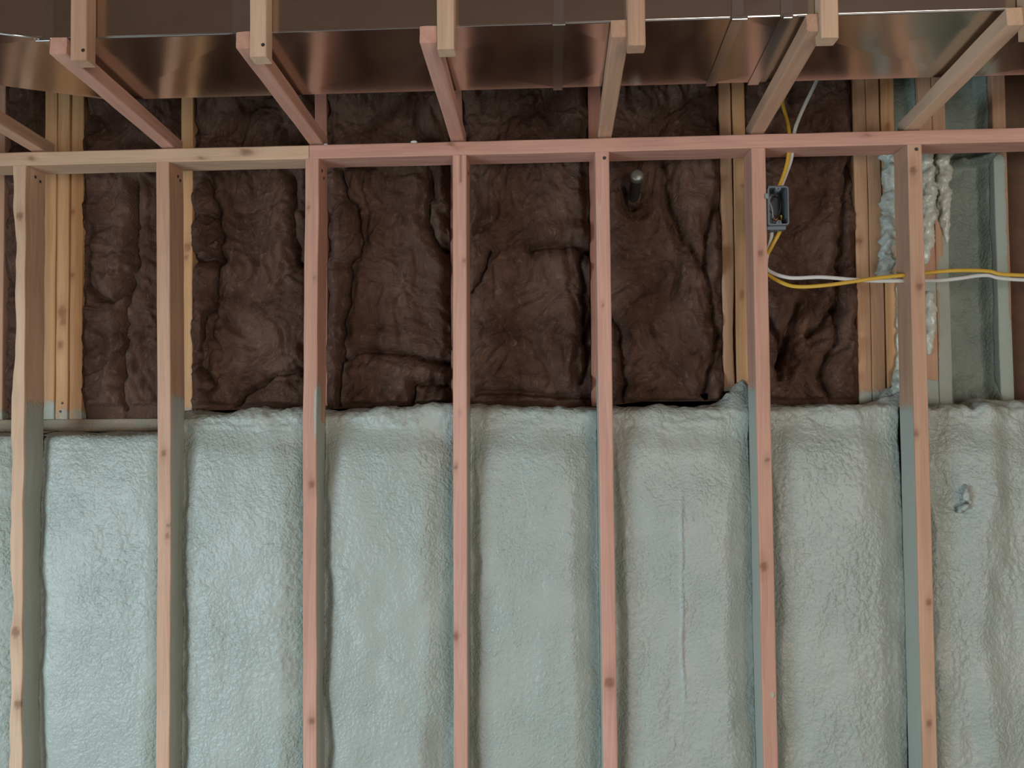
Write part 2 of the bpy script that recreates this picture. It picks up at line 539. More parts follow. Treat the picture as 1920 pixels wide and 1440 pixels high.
for i, pts in {0: [(0.040, 2.226), (0.062, 2.219)], 1: [(0.052, 2.222), (0.066, 2.214)], 2: [(0.030, 2.222), (0.048, 2.206)], 3: [(0.045, 2.21)]}.items():
    for (y, z) in pts: nail(stud_objs[i], (float(sxat(i, z)) + 0.0195, y, z), (1, 0, 0), 0.0045)
nail(stud_objs[4], (0.153, -0.0003, 2.230), (0, -1, 0), 0.005)
nail(stud_objs[6], (0.977, -0.0003, 2.234), (0, -1, 0), 0.005)

# plates along the wall
def kn(list_):
    def f(X, Y, Z): return {'knot': knot_mask(X, Y, Z, list_, 'front'), 'foam': np.zeros_like(X)}
    return f


def plate(name, x0, x1, zc, h, y0, d, mat, lab, group, masks=None, step=0.015, bevel=0.003):
    # local x = up, local y = into the wall ... length along +X
    o = lumber(name, (x0, y0 + d / 2, zc), (1, 0, 0), (0, 0, 1), x1 - x0, h, d, mat, step=step, masks=masks, bev=bevel, seed=int(abs(x0) * 100) + 3)
    return tag(o, lab, 'wall plate', group)


def flip_front(list_):
    # for plates local y = d x w = X x Z = -Y, so the room face is local +y
    def f(X, Y, Z): return {'knot': knot_mask(X, -Y, Z, list_, 'front'), 'foam': np.zeros_like(X)}
    return f


plate('top_plate', -2.30, -0.6555, (PLATE_B + PLATE_T) / 2, 0.038, 0.0, 0.089, W_CREAM,
      'cream coloured length of top plate left of the joint', 'top plates over the front studs',
      flip_front([(0.004, 1.47, .013), (-0.010, 1.345, .007), (0.002, 0.86, .008)]))
plate('top_plate', -0.6540, 1.80, (PLATE_B + PLATE_T) / 2, 0.038, 0.0, 0.089, W_ROSE,
      'pinkish long length of top plate right of the joint', 'top plates over the front studs',
      flip_front([(0.000, 0.41, .005), (0.012, 0.39, .006), (0.008, 1.50, .007)]))
plate('bottom_plate', -2.30, 1.80, 0.019, 0.038, 0.0, 0.089, W_PINK, 'bottom plate under the front studs on the floor', 'bottom plates', step=0.05)


def sprayed(v):
    def f(X, Y, Z): return {'knot': np.zeros_like(X), 'foam': np.full_like(X, v)}
    return f


plate('sill_plate', -2.30, 1.90, 1.518, 0.038, 0.19, 0.089, wood_mat('sill_sprayed', (0.40, 0.30, 0.20), (0.33, 0.24, 0.16), spray=(0.25, 0.25, 0.195)),
      'greyish oversprayed sill plate below the rear posts, bare in the left bays', 'sill plates', sprayed(0.55))

# rear studs above the foundation
REAR = [
    (-1.668, W_TAN, 0.0, 'rear stud at the left edge, left of the pale wavy stud'),
    (-1.506, W_AMBER, 0.04, 'amber rear stud of the left triple, nearest the pale wavy stud'),
    (-1.466, W_AMBER, 0.02, 'knotty amber rear stud, middle of the left triple'),
    (-1.423, W_AMBER, 0.05, 'amber rear stud of the left triple, beside the brown batt'),
    (-1.084, W_AMBER, 0.05, 'orange rear stud right behind the second front stud'),
    (-0.677, W_RED, 0.03, 'rear stud mostly hidden behind the stud at the plate joint'),
    (-0.270, W_RED, 0.03, 'rear stud hidden behind the middle front stud, seen above the plate'),
    (0.140, W_RED, 0.03, 'dim rear stud behind the reddish stud beside the pipe bay'),
    (0.519, W_HONEY, 0.10, 'tan rear stud with a long split, left of the electrical box stud'),
    (0.558, W_AMBER, 0.10, 'orange rear stud touching the split one, behind the electrical box stud'),
    (0.903, W_HONEY, 0.05, 'tan rear stud of the right group, beside the dark batt'),
    (0.942, W_HONEY, 0.04, 'tan rear stud of the right group, second from the dark batt'),
    (0.984, W_AMBER, 0.03, 'orange rear stud with a thick foam drip running down it'),
    (1.090, W_GREEN, 0.8, 'half sprayed rear post directly right of the last front stud'),
    (1.128, W_GREEN, 0.9, 'green sprayed rear post with an orange bare patch'),
    (1.298, W_GREEN, 0.75, 'green sprayed rear post at the right edge of the picture'),
    (1.70, W_TAN, 0.0, 'rear stud past the right edge of the picture'),
]
RXS = []
for i, (x, mat, spr, lab) in enumerate(REAR):
    w = 0.0375 if i not in (8, 9) else (0.034 if i == 8 else 0.036)

    def dfm(X, Y, Z, i=i):
        z = Z + 1.537
        if i == 8: X = np.where(X > 0.008, X - 0.005 * sstep(1.95, 1.75, z) * (1 - .6 * sstep(1.72, 1.62, z)) + noise3(z * 25, 3.1, .7) * .001, X)
        return X + noise3(z * 4, i * 2.7, 1.1) * 0.0016, Y, Z

    def msk(X, Y, Z, i=i, spr=spr):
        z = Z + 1.537
        kl = {1: [], 2: [(0.0, 1.86, .018), (0.004, 1.83, .012), (-.004, 1.76, .012)], 3: [(-.012, 1.97, .010), (-.012, 2.16, .008)], 4: [(0.004, 2.05, .014), (0.0, 2.02, .010)],
              9: [(0.0, 1.88, .010), (0.01, 2.2, .01)], 10: [(-.008, 2.03, .013)], 12: [(0, 2.36, .012)], 8: [(0, 1.60, .006)], 0: []}.get(i, [])
        k = knot_mask(X, Y, z, kl, 'front')
        f = (1 - sstep(1.545, 1.60, z)) * 0.62
        if i == 1: f = np.maximum(f, sstep(1.62, 1.57, z) * .8)
        if i in (8, 9): f = (1 - sstep(1.575, 1.64, z)) * 1.0
        if i in (10, 11): f = (1 - sstep(1.575, 1.625, z)) * 0.9
        if i == 12:
            f = np.maximum(f, sstep(0.004, 0.014, X) * (1 - sstep(1.86, 1.93, z)) * 0.85)
            f = np.maximum(f, 0.9 * sstep(2.10, 2.16, z) * sstep(2.29, 2.26, z) * sstep(-.012, .004, X))
        if i == 13: f = np.where((z > 1.63) & (z < 1.76), 0.18, np.where((z > 1.91) & (z < 2.03), 0.25, 0.9)) * sstep(2.32, 2.27, z)
        if i == 14:
            bare = np.exp(-(((X + 0.010) / .013) ** 2 + ((z - 2.03) / .055) ** 2)) + 0.75 * np.exp(-(((X + 0.019) / .006) ** 2 + ((z - 1.86) / .22) ** 2))
            f = (0.95 - 0.9 * np.clip(bare, 0, 1)) * sstep(2.33, 2.27, z)
        if i == 15: f = (0.95 - 0.75 * sstep(0.006, 0.017, X) * sstep(1.72, 1.85, z)) * sstep(2.30, 2.25, z)
        return {'knot': k, 'foam': f * np.ones_like(X)}

    o = lumber('rear_stud', (x, 0.2345, 1.5372), (0, 0, 1), (1, 0, 0), 2.80 - 1.5372, w, 0.089, mat, step=0.012, deform=dfm, masks=msk, seed=40 + i)
    tag(o, lab, 'stud', 'rear studs on the sill plate')
nail(bpy.data.objects['rear_stud.002'], (-1.468, 0.1896, 1.560), (0, -1, 0), 0.004)
nail(bpy.data.objects['rear_stud.002'], (-1.462, 0.1896, 1.585), (0, -1, 0), 0.004)

# joists of the drop frame and their hangers
JS = -0.0918
JOISTS = [
    # x at the plate, x at the free end, material, label
    (-1.432, -1.470, W_TAN, 'drop frame joist cut off by the left edge of the picture'),
    (-1.055, -1.0625, W_PINK, 'long slanting drop frame joist, leftmost of those whose free end shows'),
    (-0.639, -0.6565, W_PINK, 'drop frame joist meeting the plate at the joint'),
    (-0.2465, -0.254, W_ROSE, 'drop frame joist over the middle front stud'),
    (0.1555, 0.155, W_TAN, 'nearly upright looking drop frame joist over the reddish stud'),
    (0.5635, 0.555, W_TAN, 'drop frame joist over the stud with the electrical box'),
    (0.970, 0.9565, W_CREAM, 'long slanting pale drop frame joist, rightmost one'),
]
for i, (xf, xe, mat, lab) in enumerate(JOISTS):
    y0, y1 = 0.055, -0.490
    zf = PLATE_T + 0.0015 + 0.019
    a = Vector((xf + (xf - xe) * (y0 / 0.49), y0, zf + JS * y0 + 0.004)); b = Vector((xe, y1, zf + JS * y1))
    kl = {1: [(0.0, 0.24, .012)], 3: [(0.0, .33, .006), (.004, .22, .006)], 4: [(0, .12, .006)], 5: [(0.005, .45, .006)], 6: [(-0.01, .5, .006)]}.get(i, [])
    o = lumber('drop_joist', a, (b - a), (1, 0, 0), (b - a).length, 0.038, 0.038, mat, step=0.012, masks=flip_front(kl), seed=70 + i)
    tag(o, lab, 'joist', 'drop frame joists carrying the duct')
HANG = [(-1.0065, W_TAN, 'hanger stick beside the leftmost visible joist end'), (-0.6135, W_CREAM, 'hanger stick beside the joist at the plate joint'),
        (-0.212, W_CREAM, 'hanger stick with dark rough grain, middle of the picture'), (0.1885, W_TAN, 'hanger stick right of the nearly upright looking joist'),
        (0.584, W_CREAM, 'hanger stick with a red painted edge'), (0.998, W_CREAM, 'hanger stick cut by the right edge of the picture')]
RED_PAINT = plain('red_end_paint', (0.22, 0.025, 0.02), 0.6)
for i, (x, mat, lab) in enumerate(HANG):
    o = lumber('hanger', (x, -0.484, 2.312 - 0.004 * (i % 2)), (0, 0, 1), (1, 0, 0), 2.80 - 2.312, 0.0365, 0.038, mat, step=0.012, seed=90 + i)
    tag(o, lab, 'hanger', 'hangers at the joist ends')
    bpy.context.view_layer.update()
    if i in (0, 1): nail(o, (x + 0.011, -0.5033, 2.333), (0, -1, 0), 0.004)
    if i == 4:
        me = box_mesh('paint_mark', x + 0.0178, x + 0.0187, -0.500, -0.468, 2.335, 2.70)
        p = link('paint_mark', me, RED_PAINT); p.parent = o; p.matrix_parent_inverse = o.matrix_world.inverted()

# ------------------------------------------------------------------ galvanised duct lying over the joists
DZ = PLATE_T + 0.0015 + 0.038 + 0.012
def dbot(y): return DZ + JS * y


duct = bpy.data.objects.new('metal_duct', None)
col.objects.link(duct)
duct.location = (0.0, -0.32, dbot(-0.32))
tag(duct, 'galvanised sheet metal duct lying across the drop frame joists', 'duct')
bpy.context.view_layer.update()


def dchild(name, me, mat, parent=duct):
    o = link(name, me, mat); o.parent = parent
    o.matrix_parent_inverse = parent.matrix_world.inverted()
    return o


def duct_section(pf0, pb0, pf1, pb1, top=2.74, crease=0.0035):
    """four walls with folded diagonal creases; pf/pb = (x, y) of the front and back bottom corners"""
    import bmesh
    bm = bmesh.new()
    def V(x, y, z): return bm.verts.new((x, y, z))
    lo = [V(p[0], p[1], dbot(p[1])) for p in (pf0, pf1, pb1, pb0)]
    hi = [V(p[0], p[1], top) for p in (pf0, pf1, pb1, pb0)]
    fb = bm.faces.new(lo[::-1]); ft = bm.faces.new(hi)
    sides = [bm.faces.new((lo[i], lo[(i + 1) % 4], hi[(i + 1) % 4], hi[i])) for i in range(4)]
    bmesh.ops.recalc_face_normals(bm, faces=bm.faces)
    edges = [e for e in bm.edges if (lo[0] in e.verts and lo[1] in e.verts) or (lo[2] in e.verts and lo[3] in e.verts)]
    bmesh.ops.bevel(bm, geom=edges, offset=0.0025, segments=2, affect='EDGES', profile=0.5)
    big = sorted([f for f in bm.faces if f.calc_area() > 0.02 and len(f.verts) >= 4], key=lambda f: -f.calc_area())
    for f in big:
        n = f.normal.copy()
        if abs(n.x) > 0.8: continue
        r = bmesh.ops.poke(bm, faces=[f])
        for q in r['verts']: q.co += n * crease
    me = bpy.data.meshes.new('duct_section'); bm.to_mesh(me); bm.free()
    return me


YF, YB = -0.463, -0.178
cuts = [-1.10, -0.66, 0.027, 0.405, 1.05, 1.80]
for i in range(len(cuts) - 1):
    dchild('duct_section', duct_section((cuts[i], YF), (cuts[i], YB), (cuts[i + 1], YF), (cuts[i + 1], YB), crease=(0.002, 0.003, 0.003, 0.005, 0.004)[i]), GALV)
dchild('duct_section', duct_section((-1.75, -0.66), (-1.80, -0.44), (-1.102, YF - 0.004), (-1.115, YB)), GALV)


def cleat(x, w, drop=0.004):
    """folded strip wrapping the front and the underside at a joint"""
    v = []
    for xx in (x - w / 2, x + w / 2):
        for (y, z) in ((YF - drop, 2.70), (YF - drop, dbot(YF) - drop), (YB + drop, dbot(YB) - drop), (YB + drop, 2.70),
                       (YB, 2.70), (YB, dbot(YB)), (YF, dbot(YF)), (YF, 2.70)):
            v.append((xx, y, z))
    f = []
    for k in range(8):
        k2 = (k + 1) % 8
        f.append((k, k2, 8 + k2, 8 + k))
    f.append((0, 1, 6, 7)); f.append((1, 2, 5, 6)); f.append((2, 3, 4, 5))
    f.append((8, 15, 14, 9)); f.append((9, 14, 13, 10)); f.append((10, 13, 12, 11))
    return fix_normals(mesh('drive_cleat', v, f, smooth=False))


for x, w in ((-1.10, 0.022), (-0.662, 0.045), (0.027, 0.022), (0.405, 0.024), (0.508, 0.026)):
    dchild('drive_cleat', cleat(x, w, 0.003 if w > 0.04 else 0.004), GALV_EDGE)
# bent-over tabs at the joints and the long folded seam along the bottom front edge
def tab(x, y, z, sx, rot=0.0):
    return box_mesh('cleat_tab', x - sx / 2, x + sx / 2, y - 0.006, y + 0.004, z - 0.006, z + 0.004, 0.0015)


for x, sx in ((-1.105, 0.034), (0.027, 0.028), (0.408, 0.034), (0.508, 0.02)):
    dchild('cleat_tab', tab(x, YF - 0.004, dbot(YF) - 0.003, sx), GALV_EDGE)
for x0, x1 in ((-1.09, -0.69), (-0.636, 0.012), (0.042, 0.39), (0.53, 1.80)):
    dchild('folded_seam', box_mesh('folded_seam', x0, x1, YF - 0.0022, YF + 0.003, dbot(YF) - 0.0022, dbot(YF) + 0.001, 0.0008), GALV_EDGE if x0 < -0.6 and x1 > 0 else GALV_NO_GLINT)  # one length stays bright, so its edge highlight comes from the material
me = tube_mesh('seam_rod', [(-1.75, -0.668, dbot(-0.66) - 0.002), (-1.40, -0.566, dbot(-.56) - 0.002), (-1.115, YF - 0.010, dbot(YF) - 0.002)], 0.0035, nseg=8, step=.05)
dchild('folded_seam', me, GALV_EDGE)

# ------------------------------------------------------------------ fiberglass batts
CREASES = {
 'A': [[(-1.239, 2.251), (-1.235, 2.104), (-1.231, 2.009), (-1.256, 1.934), (-1.262, 1.820), (-1.267, 1.695), (-1.270, 1.570)], [(-1.380, 2.120), (-1.385, 1.949), (-1.359, 1.904), (-1.295, 1.890), (-1.256, 1.934)]],
 'B': [[(-1.027, 2.259), (-1.001, 2.201), (-0.991, 2.150), (-0.972, 2.080), (-0.975, 2.005), (-0.987, 1.898), (-1.013, 1.848), (-1.038, 1.755), (-1.037, 1.692), (-0.999, 1.642)], [(-1.052, 2.148), (-0.991, 2.150)], [(-1.055, 2.012), (-0.975, 2.005)], [(-0.756, 2.252), (-0.759, 2.101), (-0.746, 2.020), (-0.731, 1.982)], [(-0.935, 1.573), (-0.872, 1.628), (-0.809, 1.659), (-0.731, 1.676)]],
 'C': [[(-0.613, 2.268), (-0.604, 2.205), (-0.560, 2.141), (-0.557, 2.022), (-0.588, 1.985), (-0.592, 1.873), (-0.604, 1.811), (-0.614, 1.700), (-0.624, 1.576)], [(-0.350, 2.262), (-0.344, 2.206), (-0.356, 2.131), (-0.347, 2.075), (-0.323, 2.037), (-0.298, 2.018)], [(-0.617, 1.700), (-0.548, 1.730), (-0.424, 1.722), (-0.306, 1.690)], [(-0.412, 1.574), (-0.387, 1.635), (-0.300, 1.628)]],
 'D': [[(-0.224, 1.905), (-0.200, 1.929), (-0.174, 2.015)], [(-0.214, 1.600), (-0.141, 1.611), (-0.055, 1.595), (0.055, 1.594), (0.121, 1.587)], [(-0.051, 2.026), (0.060, 2.036), (0.127, 2.010)], [(0.090, 2.011), (0.100, 1.801), (0.104, 1.679), (0.092, 1.630)]],
 'E': [[(0.342, 2.271), (0.347, 2.178), (0.367, 2.104), (0.396, 2.036), (0.437, 1.974), (0.460, 1.906), (0.471, 1.827), (0.482, 1.759), (0.469, 1.675), (0.443, 1.584)], [(0.450, 1.979), (0.460, 2.077), (0.482, 2.144)], [(0.187, 1.812), (0.205, 1.763), (0.210, 1.678), (0.214, 1.574)], [(0.216, 2.199), (0.228, 2.150), (0.252, 2.131)]],
 'F': [[(0.625, 1.831), (0.654, 1.763), (0.665, 1.697), (0.651, 1.637)], [(0.715, 1.853), (0.690, 1.793), (0.677, 1.733), (0.658, 1.673)], [(0.822, 1.840), (0.773, 1.792), (0.743, 1.756)], [(0.873, 2.270), (0.859, 2.185), (0.845, 2.082), (0.831, 1.973), (0.822, 1.852), (0.813, 1.731), (0.770, 1.641), (0.798, 1.569)]],
}


def seg_dist(X, Z, line):
    d = np.full(X.shape, 9.0)
    for (ax, az), (bx, bz) in zip(line[:-1], line[1:]):
        vx, vz = bx - ax, bz - az
        t = np.clip(((X - ax) * vx + (Z - az) * vz) / (vx * vx + vz * vz + 1e-12), 0, 1)
        d = np.minimum(d, np.hypot(X - ax - t * vx, Z - az - t * vz))
    return d


def grid_solid(name, V, nu, nv, back):
    """V: (nv, nu, 3) front sheet; closes it with side walls and a flat back at y = back"""
    v = list(V.reshape(-1, 3))
    f = [(j * nu + i, j * nu + i + 1, (j + 1) * nu + i + 1, (j + 1) * nu + i) for j in range(nv - 1) for i in range(nu - 1)]
    rim = [i for i in range(nu)] + [j * nu + nu - 1 for j in range(1, nv)] + [(nv - 1) * nu + i for i in range(nu - 2, -1, -1)] + [j * nu for j in range(nv - 2, 0, -1)]
    b = len(v)
    for r in rim: v.append((v[r][0], max(back, v[r][1]), v[r][2]))
    n = len(rim)
    for k in range(n):
        f.append((rim[k], rim[(k + 1) % n], b + (k + 1) % n, b + k))
    f.append(tuple(b + k for k in range(n)))
    return fix_normals(mesh(name, np.array([tuple(q) for q in v]), f))


def batt(key, x0, x1, lab, seed):
    du = 0.0042
    nu = int((x1 - x0) / du) + 1
    zs = np.concatenate([np.arange(1.5375, 2.50, du), np.arange(2.50, 2.80, 0.012)])
    xs = np.linspace(x0, x1, nu)
    X, Z = np.meshgrid(xs, zs)
    wx = noise3(X * 6, Z * 6, seed) * 0.05; wz = noise3(X * 6, Z * 6, seed + 31) * 0.05
    pil = np.abs(noise3((X + wx) * 8, (Z + wz) * 4.5, seed + 5))
    pil2 = np.abs(noise3((X + wx) * 17, (Z + wz) * 13, seed + 9))
    Y = 0.190 - 0.020 * np.minimum(1, pil * 3.2) ** 0.7 - 0.011 * np.minimum(1, pil2 * 2.6) ** 0.7
    Y += 0.008 * noise3(X * 34 + wx * 120, Z * 30 + wz * 120, seed + 2) + 0.0045 * noise3(X * 90, Z * 75 + wz * 300, seed + 3)
    for ln in CREASES.get(key, []):
        jx = X + noise3(X * 25, Z * 25, seed + 4) * 0.010; jz = Z + noise3(X * 25, Z * 25, seed + 14) * 0.010
        d = seg_dist(jx, jz, ln)
        Y += 0.034 * np.exp(-(d / 0.006) ** 2) + 0.018 * np.exp(-(d / 0.022) ** 2) - 0.012 * np.exp(-((d - 0.042) / 0.022) ** 2)
    e = np.minimum(X - x0, x1 - X)
    Y += 0.030 * (1 - sstep(0.0, 0.030, e + noise3(Z * 9, seed, 0.3) * 0.008))
    Y += 0.020 * (1 - sstep(0.0, 0.030, Z - 1.5375))
    Y = np.clip(Y, 0.130, 0.262)
    Y = np.maximum(Y, 0.190 * (1 - sstep(1.572, 1.615, Z)))     # the batt is tucked in behind the foam crest
    V = np.stack([X, Y, Z], -1)
    o = link('fiberglass_batt', grid_solid('fiberglass_batt', V, nu, len(zs), 0.278), BATT)
    return tag(o, lab, 'insulation', 'brown fiberglass batts between the rear studs')


batt('Z', -1.95, -1.684, 'sliver of brown batt outside the left edge', 3.7)
batt('Y', -1.643, -1.526, 'narrow brown batt at the left edge, left of the pale wavy stud', 8.2)
batt('A', -1.403, -1.104, 'brown batt with one long vertical crease, right of the left triple studs', 11.3)
batt('B', -1.064, -0.697, 'brown batt with lobed creases on its left side, under the plate left of the joint', 17.9)
batt('C', -0.657, -0.290, 'dark brown batt with swirled folds, just right of the plate joint', 23.1)
batt('D', -0.250, 0.120, 'smoothest reddish brown batt, between middle front stud and reddish stud', 29.6)
batt('E', 0.160, 0.500, 'dark brown batt pierced by the pipe stub, slanting crease', 35.2)
batt('F', 0.578, 0.883, 'dark brown batt behind the electrical box and cables', 41.4)
batt('H', 1.45, 1.68, 'brown batt past the right edge', 47.0)

# ------------------------------------------------------------------ spray foam in the bays of the front studs
def resample(prof):
    P = np.array(prof, float)
    sl = np.concatenate([[0], np.cumsum(np.linalg.norm(np.diff(P, axis=0), axis=1))])
    t = np.arange(0, sl[-1], 0.001)
    q = np.stack([np.interp(t, sl, P[:, 0]), np.interp(t, sl, P[:, 1])], 1)
    k = np.hanning(41); k /= k.sum()
    pad = np.vstack([q[0] + (q[0] - q[1:21][::-1]), q, q[-1] + (q[-1] - q[-21:-1][::-1])])
    q = np.stack([np.convolve(pad[:, 0], k, 'valid'), np.convolve(pad[:, 1], k, 'valid')], 1)
    hi = q[q[:, 1] > 0.60][::4]; lo = q[q[:, 1] <= 0.60][::20]
    return np.vstack([hi, lo, P[-1:]])


ROUND = [(0.188, 1.553), (0.160, 1.557), (0.130, 1.558), (0.105, 1.556), (0.086, 1.546), (0.077, 1.528), (0.070, 1.505), (0.063, 1.475), (0.057, 1.44), (0.052, 1.38), (0.048, 1.30), (0.046, 1.15), (0.044, 0.60), (0.046, 0.04)]
FLAT = [(0.188, 1.4965), (0.150, 1.4960), (0.100, 1.494), (0.072, 1.490), (0.062, 1.480), (0.058, 1.46), (0.054, 1.42), (0.050, 1.36), (0.047, 1.28), (0.046, 0.60), (0.046, 0.04)]


def foam_bay(i0, i1, prof, lab, seed, lstep=(0.002, 0.036, 0.027), rstep=(0.0, 0.085, 0.038), extra=None, lumpy=1.0, dome=1.0, lipk=1.0, peel=1.0, crest=(0, 0), xl=None, xr=None):
    pr = resample(prof)
    tg = np.gradient(pr, axis=0); tg /= np.linalg.norm(tg, axis=1)[:, None] + 1e-9
    nrm = np.stack([tg[:, 1], -tg[:, 0]], 1)           # outward: towards the room (-y) and up
    nv = len(pr)
    zc = pr[:, 1]
    L = (sxat(i0, zc) + 0.0185) if i0 is not None else np.full(nv, xl)
    R = (sxat(i1, zc) - 0.0185) if i1 is not None else np.full(nv, xr)
    behind = sstep(0.090, 0.100, pr[:, 0]) * 0.0175
    L = L - behind; R = R + behind
    nu = int((R - L).mean() / 0.0038)
    u = np.linspace(0, 1, nu)
    X = L[:, None] * (1 - u) + R[:, None] * u
    PY = np.repeat(pr[:, :1], nu, 1); PZ = np.repeat(pr[:, 1:], nu, 1)
    NY = np.repeat(nrm[:, :1], nu, 1); NZ = np.repeat(nrm[:, 1:], nu, 1)
    arc = np.concatenate([[0], np.cumsum(np.linalg.norm(np.diff(pr, axis=0), axis=1))])
    S = np.repeat(arc[:, None], nu, 1)
    front = sstep(0.10, 0.075, PY)
    d = 0.007 * noise3(X * 7, S * 4.5, seed) * lumpy + 0.0040 * noise3(X * 18, S * 12, seed + 3) * lumpy
    rough = 0.45 + 0.55 * sstep(-0.25, 0.35, noise3(X * 5, S * 4, seed + 7))
    wv = noise3(X * 12, S * 12, seed + 21) * 0.03
    d += peel * rough * (0.0026 * np.abs(noise3(X * 80 + wv * 30, S * 70, seed + 11)) * 2 + 0.0010 * noise3(X * 130, S * 105, seed + 13))
    lip = np.exp(-((S - 0.125) / 0.030) ** 2)
    d += lipk * lip * (0.0035 * np.abs(noise3(X * 26, S * 34, seed + 17)) * 2 + 0.0016 * noise3(X * 70, S * 70, seed + 19)) * lumpy
    d -= 0.0008 * np.exp(-((S - 0.150 - noise3(X * 9, 1.0, seed) * .006) / 0.006) ** 2) * lumpy
    sl = X - L[:, None]; sr = R[:, None] - X
    jl = noise3(S * 7, 0.4, seed + 23) * 0.010 + noise3(S * 28, 0.4, seed + 24) * 0.004
    al = np.clip((lstep[1] - sl - jl) / (lstep[1] - lstep[0]), 0, 1)
    ar = np.clip((rstep[1] - sr - jl) / (rstep[1] - rstep[0]), 0, 1)
    # each bulge ends in a rounded dome under the crest
    zt = prof[0][1]
    az = np.clip((PZ - (zt - 0.135)) / 0.11, 0, 1) * dome * 0.6
    wide = sstep(zt - 0.40, zt - 0.08, PZ) * dome
    al2 = np.clip((0.075 - sl - jl) / 0.075, 0, 1) * wide; ar2 = np.clip((0.115 - sr - jl) / 0.115, 0, 1) * wide
    rl = np.hypot(np.maximum(al, al2 * .8), az); rr_ = np.hypot(np.maximum(ar, ar2), az)
    recess = np.maximum(lstep[2] * sstep(0, 1, rl), rstep[2] * sstep(0, 1, rr_)) * front * sstep(1.562, 1.46, PZ)
    Y = PY + NY * d + recess
    Zv = PZ + NZ * d
    cu = (X - L[:, None]) / (R - L)[:, None]
    up = sstep(0.066, 0.095, PY) * sstep(0.19, 0.14, PY) * dome
    Zv = Zv + up * (crest[0] * (1 - cu) + crest[1] * cu + 0.006 * noise3(X * 13, PY * 14, seed + 51) + 0.004 * noise3(X * 40, PY * 40, seed + 52))
    Y = Y + 0.010 * noise3(X * 9, S * 11, seed + 53) * np.exp(-((PZ - 1.52) / .04) ** 2) * dome
    if extra: Y, Zv = extra(X, Y, Zv, PY, PZ, seed)
    Y = np.where((PY > 0.17), PY, Y)
    Y = np.clip(Y, 0.012, 0.1885)
    V = np.stack([X, Y, Zv], -1)
    o = link('foam_fill', grid_solid('foam_fill', V, nu, nv, 0.1885), FOAM)
    return tag(o, lab, 'foam insulation', 'spray foam filling the bays below the sill')


def ex_mound(cx, w, hgt):
    def f(X, Y, Z, PY, PZ, seed):
        bk = sstep(0.09, 0.14, PY)
        return Y, Z + hgt * bk * np.exp(-((X - cx) / w) ** 2) * (1 + 0.6 * noise3(X * 40, PY * 50, seed))
    return f


def ex_crest(X, Y, Z, PY, PZ, seed):
    bk = sstep(0.075, 0.11, PY)
    return Y, Z + bk * (0.008 * sstep(-0.98, -0.80, X) + 0.006 * noise3(X * 22, PY * 40, seed))


def ex_bead(X, Y, Z, PY, PZ, seed):
    Y, Z = ex_mound(0.535, 0.045, 0.048)(X, Y, Z, PY, PZ, seed)
    q = X - 0.350 - 0.004 * noise3(PZ * 9, 0.3, seed)
    Y = Y - 0.0045 * np.exp(-(q / 0.0042) ** 2) * sstep(0.70, 0.85, PZ) * sstep(1.38, 1.28, PZ) * (0.6 + 0.8 * noise3(PZ * 30, .7, seed) ** 2 + .4)
    return Y, Z


def ex_right(X, Y, Z, PY, PZ, seed):
    Y, Z = ex_mound(0.985, 0.055, 0.050)(X, Y, Z, PY, PZ, seed)
    # the foam sinks into a broad shallow trough along the last front stud
    fr = sstep(0.10, 0.075, PY)
    Y = Y + fr * 0.010 * sstep(0.80, 0.93, X) - fr * 0.012 * np.exp(-(((X - 0.83) / .06) ** 2 + ((Z - 1.30) / .10) ** 2))
    return Y, Z


def ex_torn(X, Y, Z, PY, PZ, seed):
    fr = sstep(0.10, 0.075, PY)
    Y = Y + fr * (0.020 * np.exp(-(((X - 1.055) / .045) ** 2 + ((Z - 1.33) / .09) ** 2)) - 0.013 * np.exp(-((X - 1.16 - .03 * np.sin(Z * 5)) / .035) ** 2))
    Y = Y + fr * 0.007 * np.exp(-((X - 1.225) / .03) ** 2) * sstep(.7, 1.0, PZ)
    q = np.hypot((X - 1.094) / .020, (Z - 1.298) / .028)
    Y = Y - fr * (0.004 * np.exp(-(((X - 1.098) / .010) ** 2 + ((Z - 1.308) / .020) ** 2)) - 0.012 * np.exp(-(((X - 1.094 + (Z - 1.275) * .9) / .012) ** 2 + ((Z - 1.276) / .006) ** 2)))
    bk = sstep(0.07, 0.10, PY)
    Z = Z + bk * (0.010 * noise3(X * 16, PY * 30, seed)) - 0.02 * bk * np.exp(-((X - 1.145) / .016) ** 2)
    return Y, Z


foam_bay(7, 0, FLAT, 'foam fill in the bay cut by the left edge, flat topped', 2.5, dome=0.25, lipk=0.15)
foam_bay(0, 1, FLAT, 'flat topped foam fill under the bare strip of sill plate', 12.5, lstep=(0.0, 0.045, 0.030), rstep=(0.0, 0.06, .022), dome=0.25, lipk=0.15)
foam_bay(1, 2, ROUND, 'foam fill with a high lumpy crest, left of the plate joint stud', 22.5, extra=ex_crest, crest=(-0.010, 0.002))
foam_bay(2, 3, ROUND, 'smooth foam fill with a shaded right side, between plate joint stud and middle stud', 32.5, rstep=(0.0, 0.10, 0.042), lumpy=1.1, crest=(-0.004, 0.018), peel=0.55)
foam_bay(3, 4, ROUND, 'foam fill with a shadowed left groove, between middle stud and reddish stud', 42.5, crest=(0.008, -0.002), peel=0.5)
foam_bay(4, 5, ROUND, 'foam fill with a thin white vertical bead down its middle', 52.5, extra=ex_bead, crest=(-0.004, 0.006), peel=0.65)
foam_bay(5, 6, ROUND, 'foam fill with a pebbly patch, between box stud and last stud', 62.5, extra=ex_right, rstep=(0.0, 0.085, 0.034))
torn_bay = foam_bay(6, 8, ROUND, 'bulging foam fill with a torn lump, at the right edge', 72.5, extra=ex_torn, lumpy=1.7)

